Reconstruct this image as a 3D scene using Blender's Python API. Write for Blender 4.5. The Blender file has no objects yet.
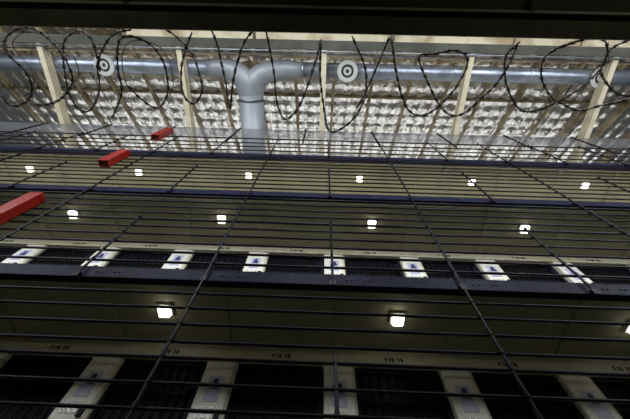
import bpy, bmesh, math, random
from mathutils import Vector, Matrix
random.seed(7)
S = bpy.context.scene
C = S.collection
PI = math.pi

# ------------------------------------------------------------------ camera
EYE = 1.6
cam = bpy.data.objects.new('camera', bpy.data.cameras.new('camera'))
C.objects.link(cam)
cam.data.sensor_width = 36
cam.data.lens = 18.857
cam.data.clip_start = 0.02
cam.matrix_world = Matrix(((0.99938068, -0.03149035, 0.01570379, 0),
                           (-0.02161926, -0.90157951, -0.43207291, 0),
                           (0.02776434, 0.43146582, -0.90170194, EYE),
                           (0, 0, 0, 1)))
S.camera = cam
S.view_settings.view_transform = 'Standard'
S.view_settings.look = 'None'
S.view_settings.gamma = 1
S.view_settings.use_curve_mapping = False
S.view_settings.exposure = 0.0

# ------------------------------------------------------------------ world and large lights
w = bpy.data.worlds.new('world'); S.world = w; w.use_nodes = True
w.node_tree.nodes['Background'].inputs[0].default_value = (0.80, 0.88, 1.0, 1)
w.node_tree.nodes['Background'].inputs[1].default_value = 0.05

def area(name, loc, rot, sx, sy, power, col):
    l = bpy.data.lights.new(name, 'AREA'); l.shape = 'RECTANGLE'; l.size = sx; l.size_y = sy
    l.energy = power; l.color = col
    o = bpy.data.objects.new(name, l); C.objects.link(o); o.location = loc; o.rotation_euler = rot
    return o
# daylight entering through the row of tall windows in the outer wall (high above the gunwalk)
WIN = [(-13.5 + 4.5 * i) for i in range(7)]
for x in WIN:
    area('window_daylight', (x, -2.1, 8.5), (PI/2, 0, 0), 2.6, 5.4, 370, (0.93, 0.96, 1.0))
    # windows of the far outer wall, beyond the cell block
    area('far_window_daylight', (x, 9.6, 14.2), (-PI/2 - 0.15, 0, 0), 3.0, 3.6, 58, (0.97, 0.98, 1.0))
# unseen fill lights added below the catwalk to brighten the lower pillars
for x in (-9, -3, 3, 9):
    area('added_fill_light', (x, -2.05, 4.3), (PI/2, 0, 0), 1.5, 0.12, 6, (1.0, 0.96, 0.84))

# ------------------------------------------------------------------ materials
def mat(name, col, rough=0.5, metal=0.0, noise=0.0, nscale=6.0, col2=None, bump=0.0, bscale=40.0, emit=None, estr=0.0, lo=0.4, hi=0.62, spec=0.5):
    m = bpy.data.materials.new(name); m.use_nodes = True
    nt = m.node_tree; b = nt.nodes['Principled BSDF']
    b.inputs['Base Color'].default_value = (*col, 1)
    b.inputs['Roughness'].default_value = rough
    b.inputs['Metallic'].default_value = metal
    b.inputs['Specular IOR Level'].default_value = spec
    tc = nt.nodes.new('ShaderNodeTexCoord')
    if col2 is not None:
        n = nt.nodes.new('ShaderNodeTexNoise'); n.inputs['Scale'].default_value = nscale; n.inputs['Detail'].default_value = 6
        r = nt.nodes.new('ShaderNodeValToRGB')
        r.color_ramp.elements[0].position = lo; r.color_ramp.elements[0].color = (*col, 1)
        r.color_ramp.elements[1].position = hi; r.color_ramp.elements[1].color = (*col2, 1)
        nt.links.new(tc.outputs['Object'], n.inputs['Vector'])
        nt.links.new(n.outputs['Fac'], r.inputs['Fac'])
        nt.links.new(r.outputs['Color'], b.inputs['Base Color'])
    if bump:
        n2 = nt.nodes.new('ShaderNodeTexNoise'); n2.inputs['Scale'].default_value = bscale; n2.inputs['Detail'].default_value = 3
        bp = nt.nodes.new('ShaderNodeBump'); bp.inputs['Strength'].default_value = bump; bp.inputs['Distance'].default_value = 0.02
        nt.links.new(tc.outputs['Object'], n2.inputs['Vector'])
        nt.links.new(n2.outputs['Fac'], bp.inputs['Height'])
        nt.links.new(bp.outputs['Normal'], b.inputs['Normal'])
    if emit:
        b.inputs['Emission Color'].default_value = (*emit, 1); b.inputs['Emission Strength'].default_value = estr
    return m

M = dict(
    navy=mat('navy steel paint', (0.006, 0.007, 0.018), 0.42, 0.0, col2=(0.011, 0.012, 0.028), nscale=9, bump=0.1, spec=0.05),
    rail=mat('dark rail paint', (0.003, 0.003, 0.006), 0.35, 0.0, col2=(0.006, 0.006, 0.010), nscale=14, spec=0.12),
    olive=mat('olive painted concrete', (0.25, 0.238, 0.155), 0.75, col2=(0.30, 0.285, 0.19), nscale=1.2, bump=0.15, bscale=12),
    cream=mat('cream steel paint', (0.50, 0.47, 0.34), 0.45, col2=(0.60, 0.57, 0.44), nscale=5, bump=0.05),
    pillar=mat('off white pillar paint', (0.70, 0.69, 0.60), 0.42, col2=(0.80, 0.79, 0.70), nscale=6, bump=0.05),
    beam=mat('cream beam paint', (0.42, 0.38, 0.27), 0.55, col2=(0.50, 0.46, 0.34), nscale=3),
    board=mat('weathered cream board', (0.36, 0.28, 0.17), 0.6, col2=(0.62, 0.57, 0.42), nscale=1.3, lo=0.38, hi=0.55),
    girder=mat('grey olive girder paint', (0.032, 0.035, 0.026), 0.6, col2=(0.055, 0.058, 0.045), nscale=2),
    gun=mat('dark olive catwalk paint', (0.022, 0.022, 0.011), 0.7, col2=(0.034, 0.033, 0.018), nscale=3),
    gun2=mat('olive catwalk edge paint', (0.05, 0.049, 0.026), 0.6, col2=(0.07, 0.068, 0.038), nscale=3),
    black=mat('black door steel', (0.006, 0.007, 0.010), 0.5, 0.0, spec=0.15),
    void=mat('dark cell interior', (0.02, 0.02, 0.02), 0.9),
    red=mat('red enamel', (0.16, 0.007, 0.004), 0.26, bump=0.03),
    redshade=mat('shaded inside of box', (0.04, 0.008, 0.008), 0.6),
    duct=mat('galvanised duct', (0.22, 0.25, 0.31), 0.36, 0.75, col2=(0.32, 0.36, 0.43), nscale=3, bump=0.15, bscale=9),
    ductpaint=mat('pale grey duct paint', (0.19, 0.21, 0.24), 0.45, 0.2, col2=(0.24, 0.26, 0.29), nscale=2),
    white=mat('white diffuser enamel', (0.40, 0.41, 0.40), 0.4),
    darkgap=mat('dark grille gap', (0.03, 0.03, 0.03), 0.7),
    wire=mat('rusty dark razor wire', (0.020, 0.017, 0.014), 0.5, 0.6, col2=(0.045, 0.032, 0.022), nscale=20),
    meshw=mat('galvanised mesh wire', (0.16, 0.17, 0.19), 0.5, 0.3),
    rust=mat('brown stained rafter', (0.16, 0.11, 0.06), 0.7, col2=(0.42, 0.35, 0.22), nscale=2.2, lo=0.35, hi=0.6),
    placard=mat('pale violet placard', (0.42, 0.44, 0.66), 0.35, col2=(0.52, 0.53, 0.72), nscale=20),
    ink=mat('dark blue ink', (0.02, 0.025, 0.09), 0.5),
    stencil=mat('faded black stencil', (0.06, 0.055, 0.03), 0.7),
    tape=mat('shiny clear tape', (0.75, 0.75, 0.72), 0.18, 0.35, bump=0.8, bscale=30),
    lamp=mat('lit lamp lens', (1, 1, 0.95), 0.4, emit=(1.0, 0.97, 0.86), estr=4.0),
    lampbody=mat('lamp housing', (0.62, 0.61, 0.55), 0.4),
    concrete=mat('grey concrete', (0.22, 0.21, 0.19), 0.7, col2=(0.28, 0.27, 0.24), nscale=2),
    wall=mat('cream wall plaster', (0.50, 0.46, 0.32), 0.8, col2=(0.56, 0.52, 0.38), nscale=1.5),
)
# foil faced roof insulation, dirty and rust stained
m = bpy.data.materials.new('foil insulation'); m.use_nodes = True
nt = m.node_tree; b = nt.nodes['Principled BSDF']
b.inputs['Metallic'].default_value = 0.9; b.inputs['Roughness'].default_value = 0.24
tc = nt.nodes.new('ShaderNodeTexCoord')
n = nt.nodes.new('ShaderNodeTexNoise'); n.inputs['Scale'].default_value = 1.5; n.inputs['Detail'].default_value = 8; n.inputs['Roughness'].default_value = 0.7
r = nt.nodes.new('ShaderNodeValToRGB')
r.color_ramp.elements[0].position = 0.36; r.color_ramp.elements[0].color = (0.34, 0.27, 0.17, 1)
r.color_ramp.elements[1].position = 0.52; r.color_ramp.elements[1].color = (0.70, 0.69, 0.66, 1)
n2 = nt.nodes.new('ShaderNodeTexNoise'); n2.inputs['Scale'].default_value = 7; n2.inputs['Detail'].default_value = 4
bp = nt.nodes.new('ShaderNodeBump'); bp.inputs['Strength'].default_value = 0.45; bp.inputs['Distance'].default_value = 0.05
nt.links.new(tc.outputs['Object'], n.inputs['Vector']); nt.links.new(tc.outputs['Object'], n2.inputs['Vector'])
sep = nt.nodes.new('ShaderNodeSeparateXYZ'); nt.links.new(tc.outputs['Object'], sep.inputs[0])
mr = nt.nodes.new('ShaderNodeMapRange')          # the roof leaks along the eave: rust and dirt stains are densest there
mr.inputs['From Min'].default_value = -0.2; mr.inputs['From Max'].default_value = 1.6; mr.inputs['To Min'].default_value = -0.10; mr.inputs['To Max'].default_value = 0.13
nt.links.new(sep.outputs['Y'], mr.inputs['Value'])
ad = nt.nodes.new('ShaderNodeMath'); ad.operation = 'ADD'
nt.links.new(n.outputs['Fac'], ad.inputs[0]); nt.links.new(mr.outputs[0], ad.inputs[1])
nt.links.new(ad.outputs[0], r.inputs['Fac']); nt.links.new(r.outputs['Color'], b.inputs['Base Color'])
nt.links.new(n2.outputs['Fac'], bp.inputs['Height']); nt.links.new(bp.outputs['Normal'], b.inputs['Normal'])
M['foil'] = m

# ------------------------------------------------------------------ helpers
class MB:
    def __init__(s): s.v = []; s.f = []
    def box(s, x0, x1, y0, y1, z0, z1):
        i = len(s.v)
        s.v += [(x, y, z) for z in (z0, z1) for y in (y0, y1) for x in (x0, x1)]
        s.f += [tuple(i + k for k in q) for q in ((0,2,3,1), (4,5,7,6), (0,1,5,4), (2,6,7,3), (0,4,6,2), (1,3,7,5))]
        return s
    def tube(s, pts, r, n=8, cap=True):
        pts = [Vector(p) for p in pts]
        rr = r if isinstance(r, (list, tuple)) else [r] * len(pts)
        i0 = len(s.v); up = None
        for k, p in enumerate(pts):
            d = (pts[min(k+1, len(pts)-1)] - pts[max(k-1, 0)]).normalized()
            if up is None: up = d.orthogonal().normalized()
            up = (up - d * up.dot(d))
            up = up.normalized() if up.length > 1e-6 else d.orthogonal().normalized()
            q = d.cross(up)
            for a in range(n):
                t = 2 * PI * a / n
                s.v.append(tuple(p + (up * math.cos(t) + q * math.sin(t)) * rr[k]))
        for k in range(len(pts) - 1):
            for a in range(n):
                s.f.append((i0+k*n+a, i0+k*n+(a+1) % n, i0+(k+1)*n+(a+1) % n, i0+(k+1)*n+a))
        if cap:
            s.f.append(tuple(i0 + a for a in range(n))[::-1])
            s.f.append(tuple(i0 + (len(pts)-1)*n + a for a in range(n)))
        return s
    def ring(s, cx, cy, z0, z1, ri, ro, n=32):
        i = len(s.v)
        for a in range(n):
            c, q = math.cos(2*PI*a/n), math.sin(2*PI*a/n)
            s.v += [(cx+ri*c, cy+ri*q, z0), (cx+ro*c, cy+ro*q, z0), (cx+ro*c, cy+ro*q, z1), (cx+ri*c, cy+ri*q, z1)]
        for a in range(n):
            j = (a+1) % n
            for k in range(4):
                s.f.append((i+4*a+k, i+4*j+k, i+4*j+(k+1) % 4, i+4*a+(k+1) % 4))
        return s
    def build(s, name, m, parent=None, smooth=False, bevel=0.0, origin=None):
        me = bpy.data.meshes.new(name)
        o0 = Vector(origin) if origin else Vector((0, 0, 0))
        me.from_pydata([tuple(Vector(v) - o0) for v in s.v], [], s.f)
        me.materials.append(m)
        bm = bmesh.new(); bm.from_mesh(me); bmesh.ops.recalc_face_normals(bm, faces=bm.faces)
        if bevel: bmesh.ops.bevel(bm, geom=bm.edges[:], offset=bevel, segments=2, affect='EDGES')
        bm.to_mesh(me); bm.free()
        if smooth:
            for p in me.polygons: p.use_smooth = True
        o = bpy.data.objects.new(name, me); C.objects.link(o)
        if parent is not None: o.parent = parent
        o.location = o0
        return o
def tag(o, label=None, cat=None, group=None, kind=None):
    if label: o['label'] = label
    if cat: o['category'] = cat
    if group: o['group'] = group
    if kind: o['kind'] = kind
    return o
def empty(name, loc, label, cat, group=None):
    o = bpy.data.objects.new(name, None); C.objects.link(o); o.location = loc; o.empty_display_size = 0.1
    return tag(o, label, cat, group)
def dup(o, parent=None):
    c = o.copy(); C.objects.link(c)
    if parent is not None: c.parent = parent
    for ch in [x for x in ch_of(o)]: dup(ch, c)
    return c
def ch_of(o): return [x for x in bpy.data.objects if x.parent == o]
def ordinal(n): return ['first', 'second', 'third', 'fourth', 'fifth', 'sixth', 'seventh', 'eighth', 'ninth', 'tenth', 'eleventh'][n]

# ------------------------------------------------------------------ levels (heights above the floor)
B = [0.60 + EYE, 2.943 + EYE, 5.32 + EYE, 7.70 + EYE]      # centre heights of the walkway fascias
TIER = ['lowest', 'second lowest', 'second highest', 'highest']
DE, DC = 2.27, 3.385                                      # railing plane, cell front plane
X0, W = 0.16, 1.4                                         # railing posts
XC, WC = 0.267, 1.378                                     # cell pillars
XL = 0.95                                                 # lamps
XA, XB = -13.5, 13.5

# ------------------------------------------------------------------ setting
tag(MB().box(-16, 16, -2.2, 10, -0.2, 0).build('floor', M['concrete']), kind='structure')
# outer wall with tall window openings
wl = MB(); wl.box(-16, 16, -2.4, -2.15, 0, 5.7); wl.box(-16, 16, -2.4, -2.15, 11.2, 13.0)
edges = [-16] + [e for x in WIN for e in (x - 1.4, x + 1.4)] + [16]
for k in range(0, len(edges), 2): wl.box(edges[k], edges[k+1], -2.4, -2.15, 5.7, 11.2)
tag(wl.build('wall_outer', M['wall']), kind='structure')
wf = MB(); wf.box(-16, 16, 9.75, 10, 0, 12.2); wf.box(-16, 16, 9.75, 10, 16.1, 19.5)
for k in range(0, len(edges), 2): wf.box(edges[k], edges[k+1], 9.75, 10, 12.2, 16.1)
tag(wf.build('wall_far', M['wall']), kind='structure')
# cell block behind the fronts: rear wall, upper front wall
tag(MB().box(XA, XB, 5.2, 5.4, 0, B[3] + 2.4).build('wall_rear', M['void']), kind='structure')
up = MB(); up.box(XA, XB, DC, DC + 0.12, B[2] + 0.2, B[3] + 2.4); up.box(XA, XB, DC + 0.12, 5.2, B[3] + 2.3, B[3] + 2.4)
tag(up.build('wall_front', M['wall']), kind='structure')
tag(MB().box(XA, XB, DC, DC + 0.12, 0, B[0] - .2).build('wall_ground', M['wall']), kind='structure')
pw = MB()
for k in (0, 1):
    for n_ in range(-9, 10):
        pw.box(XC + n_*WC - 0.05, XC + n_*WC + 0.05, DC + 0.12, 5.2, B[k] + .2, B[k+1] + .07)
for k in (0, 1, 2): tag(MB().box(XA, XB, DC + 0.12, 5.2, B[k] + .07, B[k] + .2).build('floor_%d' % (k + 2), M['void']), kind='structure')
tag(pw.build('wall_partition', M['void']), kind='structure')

# roof: foil insulation sloping up over the cell block, quilted between the rafters
RS = 0.60
def roofz(y): return 12.5 + EYE + RS * y
ro = MB(); nx, ny = 460, 145
xs = [-15 + 30 * i / nx for i in range(nx + 1)]; ys = [-2.4 + 12.4 * j / ny for j in range(ny + 1)]
rnd = random.Random(3); tilt = [[(rnd.uniform(-.035, .035), rnd.uniform(-.035, .035)) for _ in range(40)] for _ in range(90)]
for j, y in enumerate(ys):
    for i, x in enumerate(xs):
        q = 0.075 * (abs(math.sin(PI * (x - X0) / 0.47)) * abs(math.sin(PI * y / 0.44))) ** 0.7 + tilt[int((x+20)/0.47)][int((y+4)/0.44)][0] * (((x+20)/0.47) % 1 - .5) + tilt[int((x+20)/0.47)][int((y+4)/0.44)][1] * (((y+4)/0.44) % 1 - .5)
        ro.v.append((x, y, roofz(y) - q + rnd.uniform(-0.004, 0.004)))
for j in range(ny):
    for i in range(nx):
        a = j * (nx + 1) + i; ro.f.append((a, a + nx + 1, a + nx + 2, a + 1))
roof = ro.build('ceiling', M['foil'], smooth=True); tag(roof, kind='structure')
for n_ in range(-9, 10):
    x = 0.35 + n_ * 1.4
    rf = MB(); i = 0
    rf.v += [(x + dx, y, roofz(y) + dz) for y in (-0.6, 6.8) for dx, dz in ((-0.05, -0.16), (0.05, -0.16), (0.05, 0.02), (-0.05, 0.02))]
    rf.f += [(0,1,2,3), (7,6,5,4), (0,4,5,1), (1,5,6,2), (2,6,7,3), (3,7,4,0)]
    rf.build('rafter', M['rust'], roof)
for y in (0.15, 1.55):
    MB().box(-15, 15, y - 0.04, y + 0.04, roofz(y) - 0.12, roofz(y) + 0.02).build('purlin', M['rust'], roof)
pn = MB()
for i in range(-28, 29):
    for j in range(0, 9):
        x = X0 + (i + .5) * 0.47; y = 0.22 + 0.44 * j
        if abs((x - 0.35 + 0.7) % 1.4 - 0.7) < 0.1: continue
        pn.tube([(x, y, roofz(y) - 0.085), (x, y + 0.01, roofz(y) - 0.06)], 0.045, 8)
pn.build('fixing_washers', M['rust'], roof)['kind'] = 'stuff'

# longitudinal girder on which the cream beams sit
g = MB(); g.box(-15, 15, -0.30, -0.05, 10.98 + EYE, 11.02 + EYE); g.box(-15, 15, -0.215, -0.185, 11.02 + EYE, 11.36 + EYE); g.box(-15, 15, -0.30, -0.05, 11.36 + EYE, 11.40 + EYE)
tag(g.build('roof_girder', M['girder'], bevel=0.004), 'grey olive girder running lengthwise under the roof beside the dark catwalk edge', 'girder')
for k, (y, z, lab) in enumerate(((0.0, 10.96, 'thin pale conduit clipped along the lower edge of the grey girder'), (0.10, 11.2, 'thin pale pipe running between the girder and the round duct'))):
    tag(MB().tube([(-14, y, z + EYE), (14, y, z + EYE)], 0.022).build('conduit', M['duct'], smooth=True), lab, 'pipe')

# cream tie beams
BX = [-13.1, -8.75, -4.45, -0.03, 4.40, 8.65, 13.0]
bl = ['', 'leftmost', 'second from left', 'middle', 'second from right', 'rightmost', '']
for i, x in enumerate(BX):
    if not bl[i]: continue
    z = 11.0 + EYE
    t = MB(); t.box(x - 0.08, x + 0.08, -0.04, 5.6, z, z + 0.03); t.box(x - 0.02, x + 0.02, -0.04, 5.6, z + 0.03, z + 0.27); t.box(x - 0.08, x + 0.08, -0.04, 5.6, z + 0.27, z + 0.30)
    tag(t.build('roof_beam', M['beam'], origin=(x, 0, z), bevel=0.004), 'cream roof beam crossing below the round duct, %s of the five' % bl[i], 'beam', 'cream roof beams')

# cream boards beyond the catwalk edge
segs = [(-6.4, -2.33, 'cream board above the girder, left of the round duct fork'), (-2.22, 2.02, 'weathered cream board above the girder, the middle length'),
        (2.18, 5.9, 'bright cream board above the girder, right of the middle length'), (5.95, 8.0, 'short stained cream board above the girder near the right'), (8.05, 12.2, 'cream board above the girder at the far right')]
for a, c, lab in segs:
    tag(MB().box(a, c, -0.64, -0.27, 11.8 + EYE, 11.86 + EYE).build('ceiling_board', M['board'], bevel=0.006), lab, 'board')

# ------------------------------------------------------------------ ducts
DZ = 11.55 + EYE
def duct(name, xa, xb, label):
    e = empty(name, ((xa + xb) / 2, 0.55, DZ), label, 'duct', 'round roof ducts')
    L = (xb - xa) / 2
    MB().tube([(-L, 0, 0), (L, 0, 0)], 0.235, 28).build('duct_pipe', M['duct'], e, smooth=True)
    k = -L + 0.02
    while k < L:
        MB().tube([(k, 0, 0), (k + 0.05, 0, 0)], 0.25, 28).build('joint_band', M['duct'], e, smooth=False); k += 2.4
    return e
duct('air_duct', -14, -3.75, 'round grey air duct under the roof, left of its fork')
duct('air_duct', -0.75, 14, 'round silvery air duct under the roof, right of its fork')
fk = empty('duct_fork', (-2.4, 0.55, DZ), 'pale grey forked duct where two elbows join one branch', 'duct')
def bez(p0, p1, p2, p3, n=14):
    return [tuple((1-t)**3*p0[k] + 3*(1-t)**2*t*p1[k] + 3*(1-t)*t*t*p2[k] + t**3*p3[k] for k in range(3)) for t in [i/n for i in range(n+1)]]
le = [(-1.36, 0, 0)] + bez((-1.10, 0, 0), (-0.55, 0, 0), (-0.08, 0.15, 0), (-0.02, 1.0, 0))
re = [(1.66, 0, 0)] + bez((1.25, 0, 0), (0.55, 0, 0), (-0.0, 0.15, 0), (-0.04, 1.0, 0))
MB().tube(le, [0.24] + [0.29 + 0.12*i/14 for i in range(15)], 28).build('elbow', M['ductpaint'], fk, smooth=True)
MB().tube(re, [0.24] + [0.29 + 0.12*i/14 for i in range(15)], 28).build('elbow', M['ductpaint'], fk, smooth=True)
MB().tube([(-0.03, 0.8, 0), (-0.03, 5.0, 0)], 0.41, 28).build('branch_pipe', M['ductpaint'], fk, smooth=True)
MB().tube([(-0.03, 0.96, 0), (-0.03, 1.00, 0)], 0.425, 28).build('joint_band', M['darkgap'], fk)
for x, lab in ((-7.02, 'round white ring diffuser under the left duct'), (0.72, 'round white ring diffuser in the middle, right of the middle cream beam'), (8.61, 'round white ring diffuser at the right, behind the razor wire')):
    e = empty('air_diffuser', (x, 0.54, DZ - 0.30), lab, 'diffuser', 'round ring diffusers')
    MB().ring(0, 0, 0, 0.05, 0.20, 0.32).build('outer_ring', M['white'], e, smooth=False)
    MB().ring(0, 0, 0.0, 0.03, 0.06, 0.125).build('inner_ring', M['white'], e)
    MB().ring(0, 0, 0.05, 0.08, 0.001, 0.27).build('backing', M['darkgap'], e)
    MB().ring(0, 0, 0.02, 0.05, 0.001, 0.035).build('centre_cap', M['darkgap'], e)

# ------------------------------------------------------------------ gun walk above the camera
gz = 4.0 + EYE
gw = empty('catwalk', (0, -0.9, gz), 'dark olive catwalk seen from below along the top of the view', 'catwalk')
MB().box(-13, 13, -1.2, 0.56, 0.02, 0.10).build('deck', M['gun'], gw)
MB().box(-13, 13, 0.56, 0.722, -0.06, 0.10).build('edge_beam', M['gun2'], gw, bevel=0.004)
MB().box(-13, 13, 0.475, 0.50, -0.03, 0.02).build('edge_strip', M['olive'], gw, bevel=0.003)
for k in range(-6, 7):
    MB().box(k*2.1 - 0.03, k*2.1 + 0.03, -1.2, 0.47, -0.05, 0.02).build('joist', M['gun'], gw)

# razor wire coils hung from the catwalk edge
COILS = [
 ('loose razor wire coil at the far left, in front of the leftmost cream beam', [[(-3.92,0.56),(-3.84,0.67),(-3.69,0.66),(-3.54,0.56),(-3.49,0.42),(-3.52,0.27),(-3.62,0.15),(-3.66,0.04),(-3.61,-0.06),(-3.46,-0.15),(-3.32,-0.17),(-3.18,-0.12),(-3.07,-0.00),(-2.99,0.15),(-2.97,0.35),(-3.07,0.50),(-3.23,0.61),(-3.40,0.66),(-3.55,0.66)],
 [(-2.16,-0.17),(-2.39,-0.11),(-2.62,0.16),(-2.65,0.34),(-2.71,0.53),(-2.86,0.71),(-2.99,0.71),(-3.06,0.54),(-3.04,0.26),(-2.99,0.05),(-2.92,-0.07),(-2.76,-0.15),(-2.64,-0.09),(-2.61,0.09),(-2.62,0.27)]]),
 ('razor wire loops between the left ring diffuser and the forked duct', [[(-2.61,0.80),(-2.50,0.64),(-2.41,0.47),(-2.40,0.22),(-2.35,0.01),(-2.28,-0.09),(-2.13,-0.10),(-1.97,-0.03),(-1.88,0.08),(-1.84,0.23),(-1.85,0.45),(-1.94,0.61),(-2.05,0.66),(-2.21,0.55),(-2.33,0.41)],
 [(-1.89,-0.19),(-1.78,-0.19),(-1.62,-0.08),(-1.50,0.07),(-1.45,0.28),(-1.44,0.44),(-1.52,0.57),(-1.61,0.59),(-1.68,0.47),(-1.66,0.23),(-1.58,0.02),(-1.48,-0.16)]]),
 ('short narrow razor wire strand hanging in front of the duct fork', [[(-1.26,-0.19),(-1.21,-0.04),(-1.18,0.16),(-1.15,0.38),(-1.13,0.64),(-1.06,0.32),(-0.99,0.11),(-0.90,-0.08),(-0.80,-0.19)]]),
 ('deep hanging razor wire loops in front of the middle cream beam', [[(-0.66,-0.20),(-0.62,-0.00),(-0.58,0.26),(-0.56,0.53),(-0.49,0.74),(-0.40,0.73),(-0.28,0.58),(-0.17,0.30),(-0.08,0.01),(-0.05,-0.11),(-0.05,0.24),(0.01,0.63),(0.06,0.85),(0.15,0.89),(0.33,0.77),(0.46,0.56),(0.49,0.34),(0.45,0.13),(0.34,-0.07),(0.29,-0.16)]]),
 ('two overlapping razor wire loops right of the middle ring diffuser', [[(0.40,0.61),(0.51,0.37),(0.60,0.12),(0.69,-0.13),(0.73,-0.11),(0.81,0.17),(0.94,0.50),(1.06,0.64),(1.22,0.66),(1.38,0.54),(1.52,0.35),(1.60,0.13),(1.57,0.00),(1.41,-0.04),(1.22,-0.00),(1.05,0.03),(1.18,0.27),(1.38,0.55),(1.55,0.66),(1.69,0.62),(1.83,0.47),(1.97,0.30),(2.06,0.09),(2.10,-0.13)]]),
 ('wide razor wire loops at the right, over the right ring diffuser', [[(2.12,-0.14),(2.01,-0.01),(2.05,0.20),(2.17,0.41),(2.33,0.57),(2.51,0.58),(2.71,0.48),(2.89,0.36),(3.03,0.20),(3.10,0.07),(3.09,-0.08),(3.01,-0.18),(2.86,-0.19),(2.71,-0.15),(2.52,-0.07),(2.43,0.03),(2.47,0.22),(2.62,0.40),(2.79,0.49),(3.02,0.56),(3.24,0.50),(3.59,0.40),(3.39,0.37),(3.23,0.27),(3.10,0.12),(3.13,-0.10),(3.38,-0.22)]])]
def catmull(P, n=8):
    out = []
    for i in range(len(P) - 1):
        p0, p1, p2, p3 = P[max(i-1, 0)], P[i], P[i+1], P[min(i+2, len(P)-1)]
        for k in range(n):
            t = k / n
            out.append(tuple(0.5*(2*b_ + (c_-a_)*t + (2*a_-5*b_+4*c_-d_)*t*t + (3*b_-a_-3*c_+d_)*t**3) for a_, b_, c_, d_ in zip(p0, p1, p2, p3)))
    return out + [P[-1]]
for lab, strands in COILS:
    x0 = sum(p[0] for p in strands[0]) / len(strands[0])
    mb = MB()
    for st in strands:
        N = len(st); P = []
        for i, (x, y) in enumerate(st):
            z = 4.10 + 0.09 * math.sin(i * 0.8)            # each turn rises and falls as it winds
            if i in (0,): z = 4.02 if y < 0 else z
            s_ = z / 4.1
            P.append((x * s_, y * s_, z + EYE))
        cv = catmull(P, 7); mb.tube(cv, 0.0095, 6)
        acc = 0
        for i in range(1, len(cv) - 1):
            acc += (Vector(cv[i]) - Vector(cv[i-1])).length
            if acc > 0.09:
                acc = 0; p = Vector(cv[i]); d = (Vector(cv[i+1]) - p).normalized()
                mb.tube([p - d*0.014, p, p + d*0.014], [0.010, 0.019, 0.010], 6)
                u = d.orthogonal().normalized(); v = d.cross(u)
                for q in (u, v):                             # barbed blade: a small flat cross on the wire
                    a = [p + d*0.026 + q*0.027, p - d*0.026 + q*0.027, p - d*0.026 - q*0.027, p + d*0.026 - q*0.027]
                    th = (v if q is u else u) * 0.002
                    i0 = len(mb.v)
                    pts = [p + d*0.010, a[0], p + q*0.009, a[1], p - d*0.010, a[2], p - q*0.009, a[3]]
                    mb.v += [tuple(x_ + th) for x_ in pts] + [tuple(x_ - th) for x_ in pts]
                    mb.f += [tuple(i0 + k for k in range(8)), tuple(i0 + 15 - k for k in range(8))]
                    mb.f += [(i0+k, i0+8+k, i0+8+(k+1) % 8, i0+(k+1) % 8) for k in range(8)]
    for st in strands[:1]:                                   # thinner core wire of the rear windings
        N = len(st); P = [(x*1.04 + 0.10, y*0.86 + 0.02, 4.24 + 0.05*math.cos(i) + EYE) for i, (x, y) in enumerate(st)]
        if len(st) > 12 and x0 < -1.3: mb.tube(catmull(P[2:-3], 6), 0.0055, 6)
    tag(mb.build('razor_wire', M['wire'], smooth=False), lab, 'razor wire', 'razor wire along the catwalk edge')

# ------------------------------------------------------------------ walkways
for k, z in enumerate(B):
    e = empty('walkway', (0, DE, z), 'concrete walkway with dark blue steel edge, %s of the tiers' % TIER[k], 'walkway', 'tier walkways')
    MB().box(XA, XB, 0.03, 1.112, 0.07, 0.125).build('deck', M['olive'], e)
    f_ = MB(); f_.box(XA, XB, 0.012, 0.028, -0.05, 0.115); f_.box(XA, XB, 0.012, 0.10, -0.062, -0.05); f_.box(XA, XB, 0.012, 0.10, 0.115, 0.13)
    f_.build('fascia', M['navy'], e, bevel=0.002)
    for n_ in range(-9, 10):
        x = XC + n_ * WC
        MB().box(x - 0.05, x + 0.05, 0.12, 1.08, 0.035, 0.07).build('rib', M['olive'], e)
    bo = MB()
    for n_ in range(-9, 10):
        for dx in (0.16, 0.22, 0.36, 0.41):
            x = X0 + n_ * W + dx
            bo.tube([(x, 0.013, 0.03), (x, 0.002, 0.03)], 0.013, 8)
    bo.build('bolts', M['black'], e)['kind'] = 'stuff'
# header beams over the cell fronts, conduits and lamps below each upper walkway
def strokes(mb, x, z, y):
    # faded, no longer readable stencil characters
    rr = random.Random(11)
    for c_, wd in ((0, .030), (.055, .012), (.085, .030), (.155, .028), (.195, .028)):
        for k in range(2): mb.box(x + c_ + k*wd*0.6, x + c_ + k*wd*0.6 + 0.010, y - 0.002, y + .001, z, z + 0.055)
        mb.box(x + c_, x + c_ + wd, y - 0.002, y + .001, z + rr.choice((0, .022, .045)), z + rr.choice((0, .022)) + .055*0.6)
for k in (1, 2):
    z = B[k]
    e = empty('header_beam', (0, DC, z), 'cream header beam with faded stencils above the %s row of cell doors' % ('lower' if k == 1 else 'upper'), 'beam')
    h = MB(); h.box(XA, XB, 0.0, 0.12, -0.175, 0.07); h.box(XA, XB, -0.03, 0.0, -0.19, -0.165)
    h.build('beam_face', M['cream'], e)
    for n_ in range(-5, 5):
        s_ = MB(); strokes(s_, XC + (n_ + .5) * WC - 0.11, -0.10, -0.001); s_.build('stencil', M['stencil'], e)
for k in (1, 2, 3):
    z = B[k] + 0.045
    e = empty('conduit', (0, 2.43, z), 'thin pale conduit under the edge of the %s walkway' % TIER[k], 'pipe')
    MB().tube([(XA, 0, 0), (XB, 0, 0)], 0.018, 8).build('pipe', M['cream'], e, smooth=True)
    for n_ in range(-9, 10):
        if k < 3 and n_ % 2: continue
        x = (1.02 if k < 3 else .39) + n_ * 1.34
        MB().box(x - 0.06, x + 0.06, -0.04, 0.04, -0.045, 0.02).build('junction_box', M['white'], e, bevel=0.004)
lampn = {1: range(-1, 2), 2: range(-2, 2), 3: range(-3, 3)}
proto = None
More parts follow.
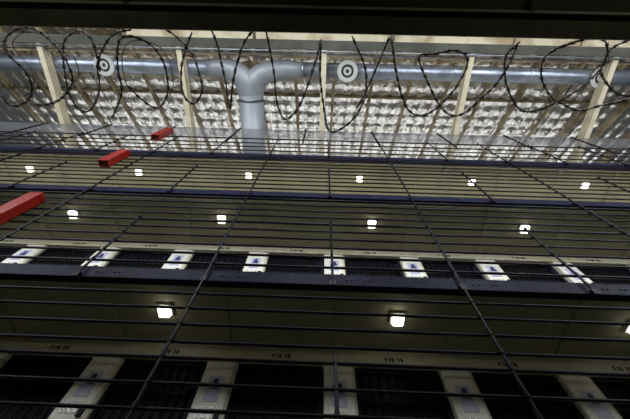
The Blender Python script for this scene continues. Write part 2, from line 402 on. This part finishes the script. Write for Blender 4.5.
for k in (1, 2, 3):
    names = list(lampn[k])
    for j, n_ in enumerate(names):
        loc = (XL + 2 * n_ * WC, 2.82, B[k] + 0.07)
        lab = 'small lit lamp under the %s walkway, %s from the left' % (TIER[k], ordinal(j))
        if proto is None:
            proto = e = empty('walkway_lamp', loc, lab, 'lamp', 'lamps under the walkways')
            MB().box(-0.085, 0.085, -0.085, 0.085, -0.04, 0.0).build('housing', M['lampbody'], e, bevel=0.005)
            MB().box(-0.064, 0.064, -0.080, 0.070, -0.095, -0.04).build('lens', M['lamp'], e, bevel=0.012)
        else:
            e = dup(proto); e.location = loc; e['label'] = lab

# ------------------------------------------------------------------ railings
for k, z in enumerate(B):
    top = (k == 3)
    e = empty('safety_railing', (0, DE, z), ('low railing with four rails on the highest walkway' if top else 'tall railing of horizontal bars rising from the %s walkway' % TIER[k]), 'railing')
    zs = [0.36, 0.72, 1.09, 1.56] if top else [0.13 + 0.213 * (i + 0.5) for i in range(11)]
    if k == 0: zs = [0.21, 0.42, 0.63, 0.84, 1.04, 1.27, 1.43, 1.63, 1.84, 2.05]
    if not top: zs = [v for v in zs if v < B[k+1] - z - 0.14] 
    for v in zs:
        MB().tube([(XA, 0, v), (XB, 0, v)], 0.0205 if k in (1, 2) and 1.2 < v < 1.35 else (0.0145 if k == 0 else 0.0165), 8).build('rail', M['rail'], e, smooth=True)
    for n_ in range(-9, 10):
        x = X0 + n_ * W
        hgt = 1.60 if top else (1.33 if n_ % 2 == 0 else B[k+1] - z + 0.0)
        p = MB(); p.tube([(x, -0.026, -0.10), (x, -0.026, hgt - 0.11 if (n_ % 2 and not top) else hgt)], 0.0145, 8)
        for v in zs:
            if v < hgt + .02: p.tube([(x, -0.030, v - 0.022), (x, -0.030, v + 0.022)], 0.0185, 8)
        p.box(x - 0.03, x + 0.03, -0.035, 0.03, -0.11, -0.03)
        p.build('post', M['rail'], e, smooth=False)
# mesh screen above the top railing
e = empty('mesh_screen', (0, DE + 0.03, B[3] + 1.56), 'fine grey wire mesh screen standing above the top railing', 'mesh screen')
mz = 10.63 - 9.26; ms = MB(); v = 0.0
while v < mz: ms.box(XA, XB, 0, 0.0022, v, v + 0.0030); v += 0.026
x = XA
while x < XB: ms.box(x, x + 0.0025, 0.0022, 0.0045, 0, mz); x += 0.030
ms.box(XA, XB, -0.004, 0.006, mz, mz + 0.010)
ms.build('wire_mesh', M['meshw'], e)['kind'] = 'stuff'
for n_ in range(-6, 6):
    x = 1.56 + n_ * 2.1
    r_ = MB(); r_.tube([(x, -0.02, -0.35), (x, -0.02, mz + 0.02)], 0.014, 8)
    v = -0.2
    while v < mz: r_.box(x - 0.024, x + 0.024, -0.04, 0, v, v + 0.05); v += 0.17
    r_.build('support_rod', M['rail'], e)

# red boxes on the railings
for z0, z1, lab in ((3.84, 4.66, 'red metal box on the railing at the left edge, nearest of three'), (6.36, 7.18, 'red metal box on the railing, middle one of the three'), (8.62, 9.55, 'small red metal box at the top railing, farthest of three')):
    e = empty('equipment_box', (-4.45, 2.085, z0 + EYE), lab, 'box', 'red boxes on the railings')
    h = z1 - z0; bx = MB()
    bx.box(-0.105, 0.105, 0.0, 0.012, 0, h); bx.box(-0.105, -0.093, 0.012, 0.15, 0, h); bx.box(0.093, 0.105, 0.012, 0.15, 0, h); bx.box(-0.105, 0.105, 0.138, 0.15, 0, h); bx.box(-0.093, 0.093, 0.012, 0.138, h - 0.012, h)
    bx.build('casing', M['red'], e)
    MB().box(-0.093, 0.093, 0.012, 0.138, 0.04, 0.05).build('opening_shade', M['redshade'], e)  # dark sheet standing in for the shade inside the open bottom
    MB().box(0.105, 0.117, 0.02, 0.13, h - 0.10, h - 0.02).build('hinge', M['red'], e)

# ------------------------------------------------------------------ cell fronts
def make_pillar(hgt):
    e = empty('cell_pillar', (0, 0, 0), '', 'pillar')
    p = MB(); p.box(-0.165, 0.165, 0.0, 0.10, 0, hgt); p.build('plate', M['pillar'], e, bevel=0.008)
    MB().box(0.165, 0.195, 0.02, 0.10, 0, hgt).build('side_flange', M['cream'], e)
    MB().box(-0.19, 0.12, -0.02, 0.06, hgt - 0.004, hgt + 0.03).build('cap_plate', M['cream'], e, bevel=0.004)
    q = MB(); q.box(-0.075, 0.085, -0.006, 0, hgt - 0.50, hgt - 0.20); s = q.build('placard', M['placard'], e)
    f = MB(); f.tube([(0.01, -0.007, hgt - 0.26), (0.01, -0.0085, hgt - 0.26)], 0.03, 12); f.v += []
    f.box(-0.035, 0.055, -0.0085, -0.006, hgt - 0.355, hgt - 0.30); f.box(-0.02, 0.04, -0.0085, -0.006, hgt - 0.30, hgt - 0.27)
    f.build('printed_figure', M['ink'], s)
    t = MB()
    for i in range(3): t.box(-0.10 + 0.065*i, -0.055 + 0.065*i, -0.008, 0, hgt - 0.68, hgt - 0.56)
    t.build('tape_strip', M['tape'], e)
    MB().box(0.10, 0.155, -0.03, 0.0, hgt - 0.72, hgt - 0.60).build('lock_box', M['black'], e, bevel=0.004)
    return e
def make_door(hgt):
    e = empty('cell_door', (0, 0, 0), '', 'door')
    wd = (WC - 0.36) / 2
    f = MB(); f.box(-wd, wd, 0.0, 0.04, hgt - 0.06, hgt); f.box(-wd, -wd + 0.05, 0, 0.04, 0, hgt - .06); f.box(wd - 0.05, wd, 0, 0.04, 0, hgt - .06); f.box(-wd + .05, wd - .05, 0, 0.04, 0, 0.06)
    f.build('frame', M['black'], e)
    for i in range(1, 10):
        x = -wd + 2 * wd * i / 10
        MB().tube([(x, 0.02, 0.05), (x, 0.02, hgt - 0.05)], 0.011, 6).build('bar', M['black'], e, smooth=True)
    for zc in (hgt - 0.42, hgt - 1.1):
        MB().box(-wd + .05, wd - .05, -0.004, 0.008, zc, zc + 0.035).build('cross_bar', M['black'], e)
    MB().box(-wd + .05, wd - .05, 0.045, 0.052, 0.06, hgt - 0.06).build('back_plate', M['black'], e)
    MB().box(wd - 0.12, wd - 0.05, -0.02, 0.0, hgt - 0.40, hgt - 0.20).build('lock_plate', M['navy'], e, bevel=0.004)
    return e
for k, rng, drng in ((0, range(-3, 3), range(-3, 3)), (1, range(-4, 5), range(-5, 4))):
    z = B[k] + 0.20; hgt = B[k+1] - 0.18 - z
    row = 'lower' if k == 0 else 'upper'
    pil = make_pillar(hgt - 0.03); first = True
    for j, n_ in enumerate(rng):
        e = pil if first else dup(pil); first = False
        e.location = (XC + n_*WC, DC - 0.03, z)
        e['label'] = 'off white pillar with a violet placard, %s from the left in the %s cell row' % (ordinal(j), row)
        e['group'] = 'pillars between cell doors'
    dr = make_door(hgt); first = True
    for j, n_ in enumerate(drng):
        e = dr if first else dup(dr); first = False
        e.location = (XC + (n_ + .5)*WC, DC + 0.03, z)
        e['label'] = 'black barred cell door, %s from the left in the %s cell row' % (ordinal(j), row)
        e['group'] = 'barred cell doors'
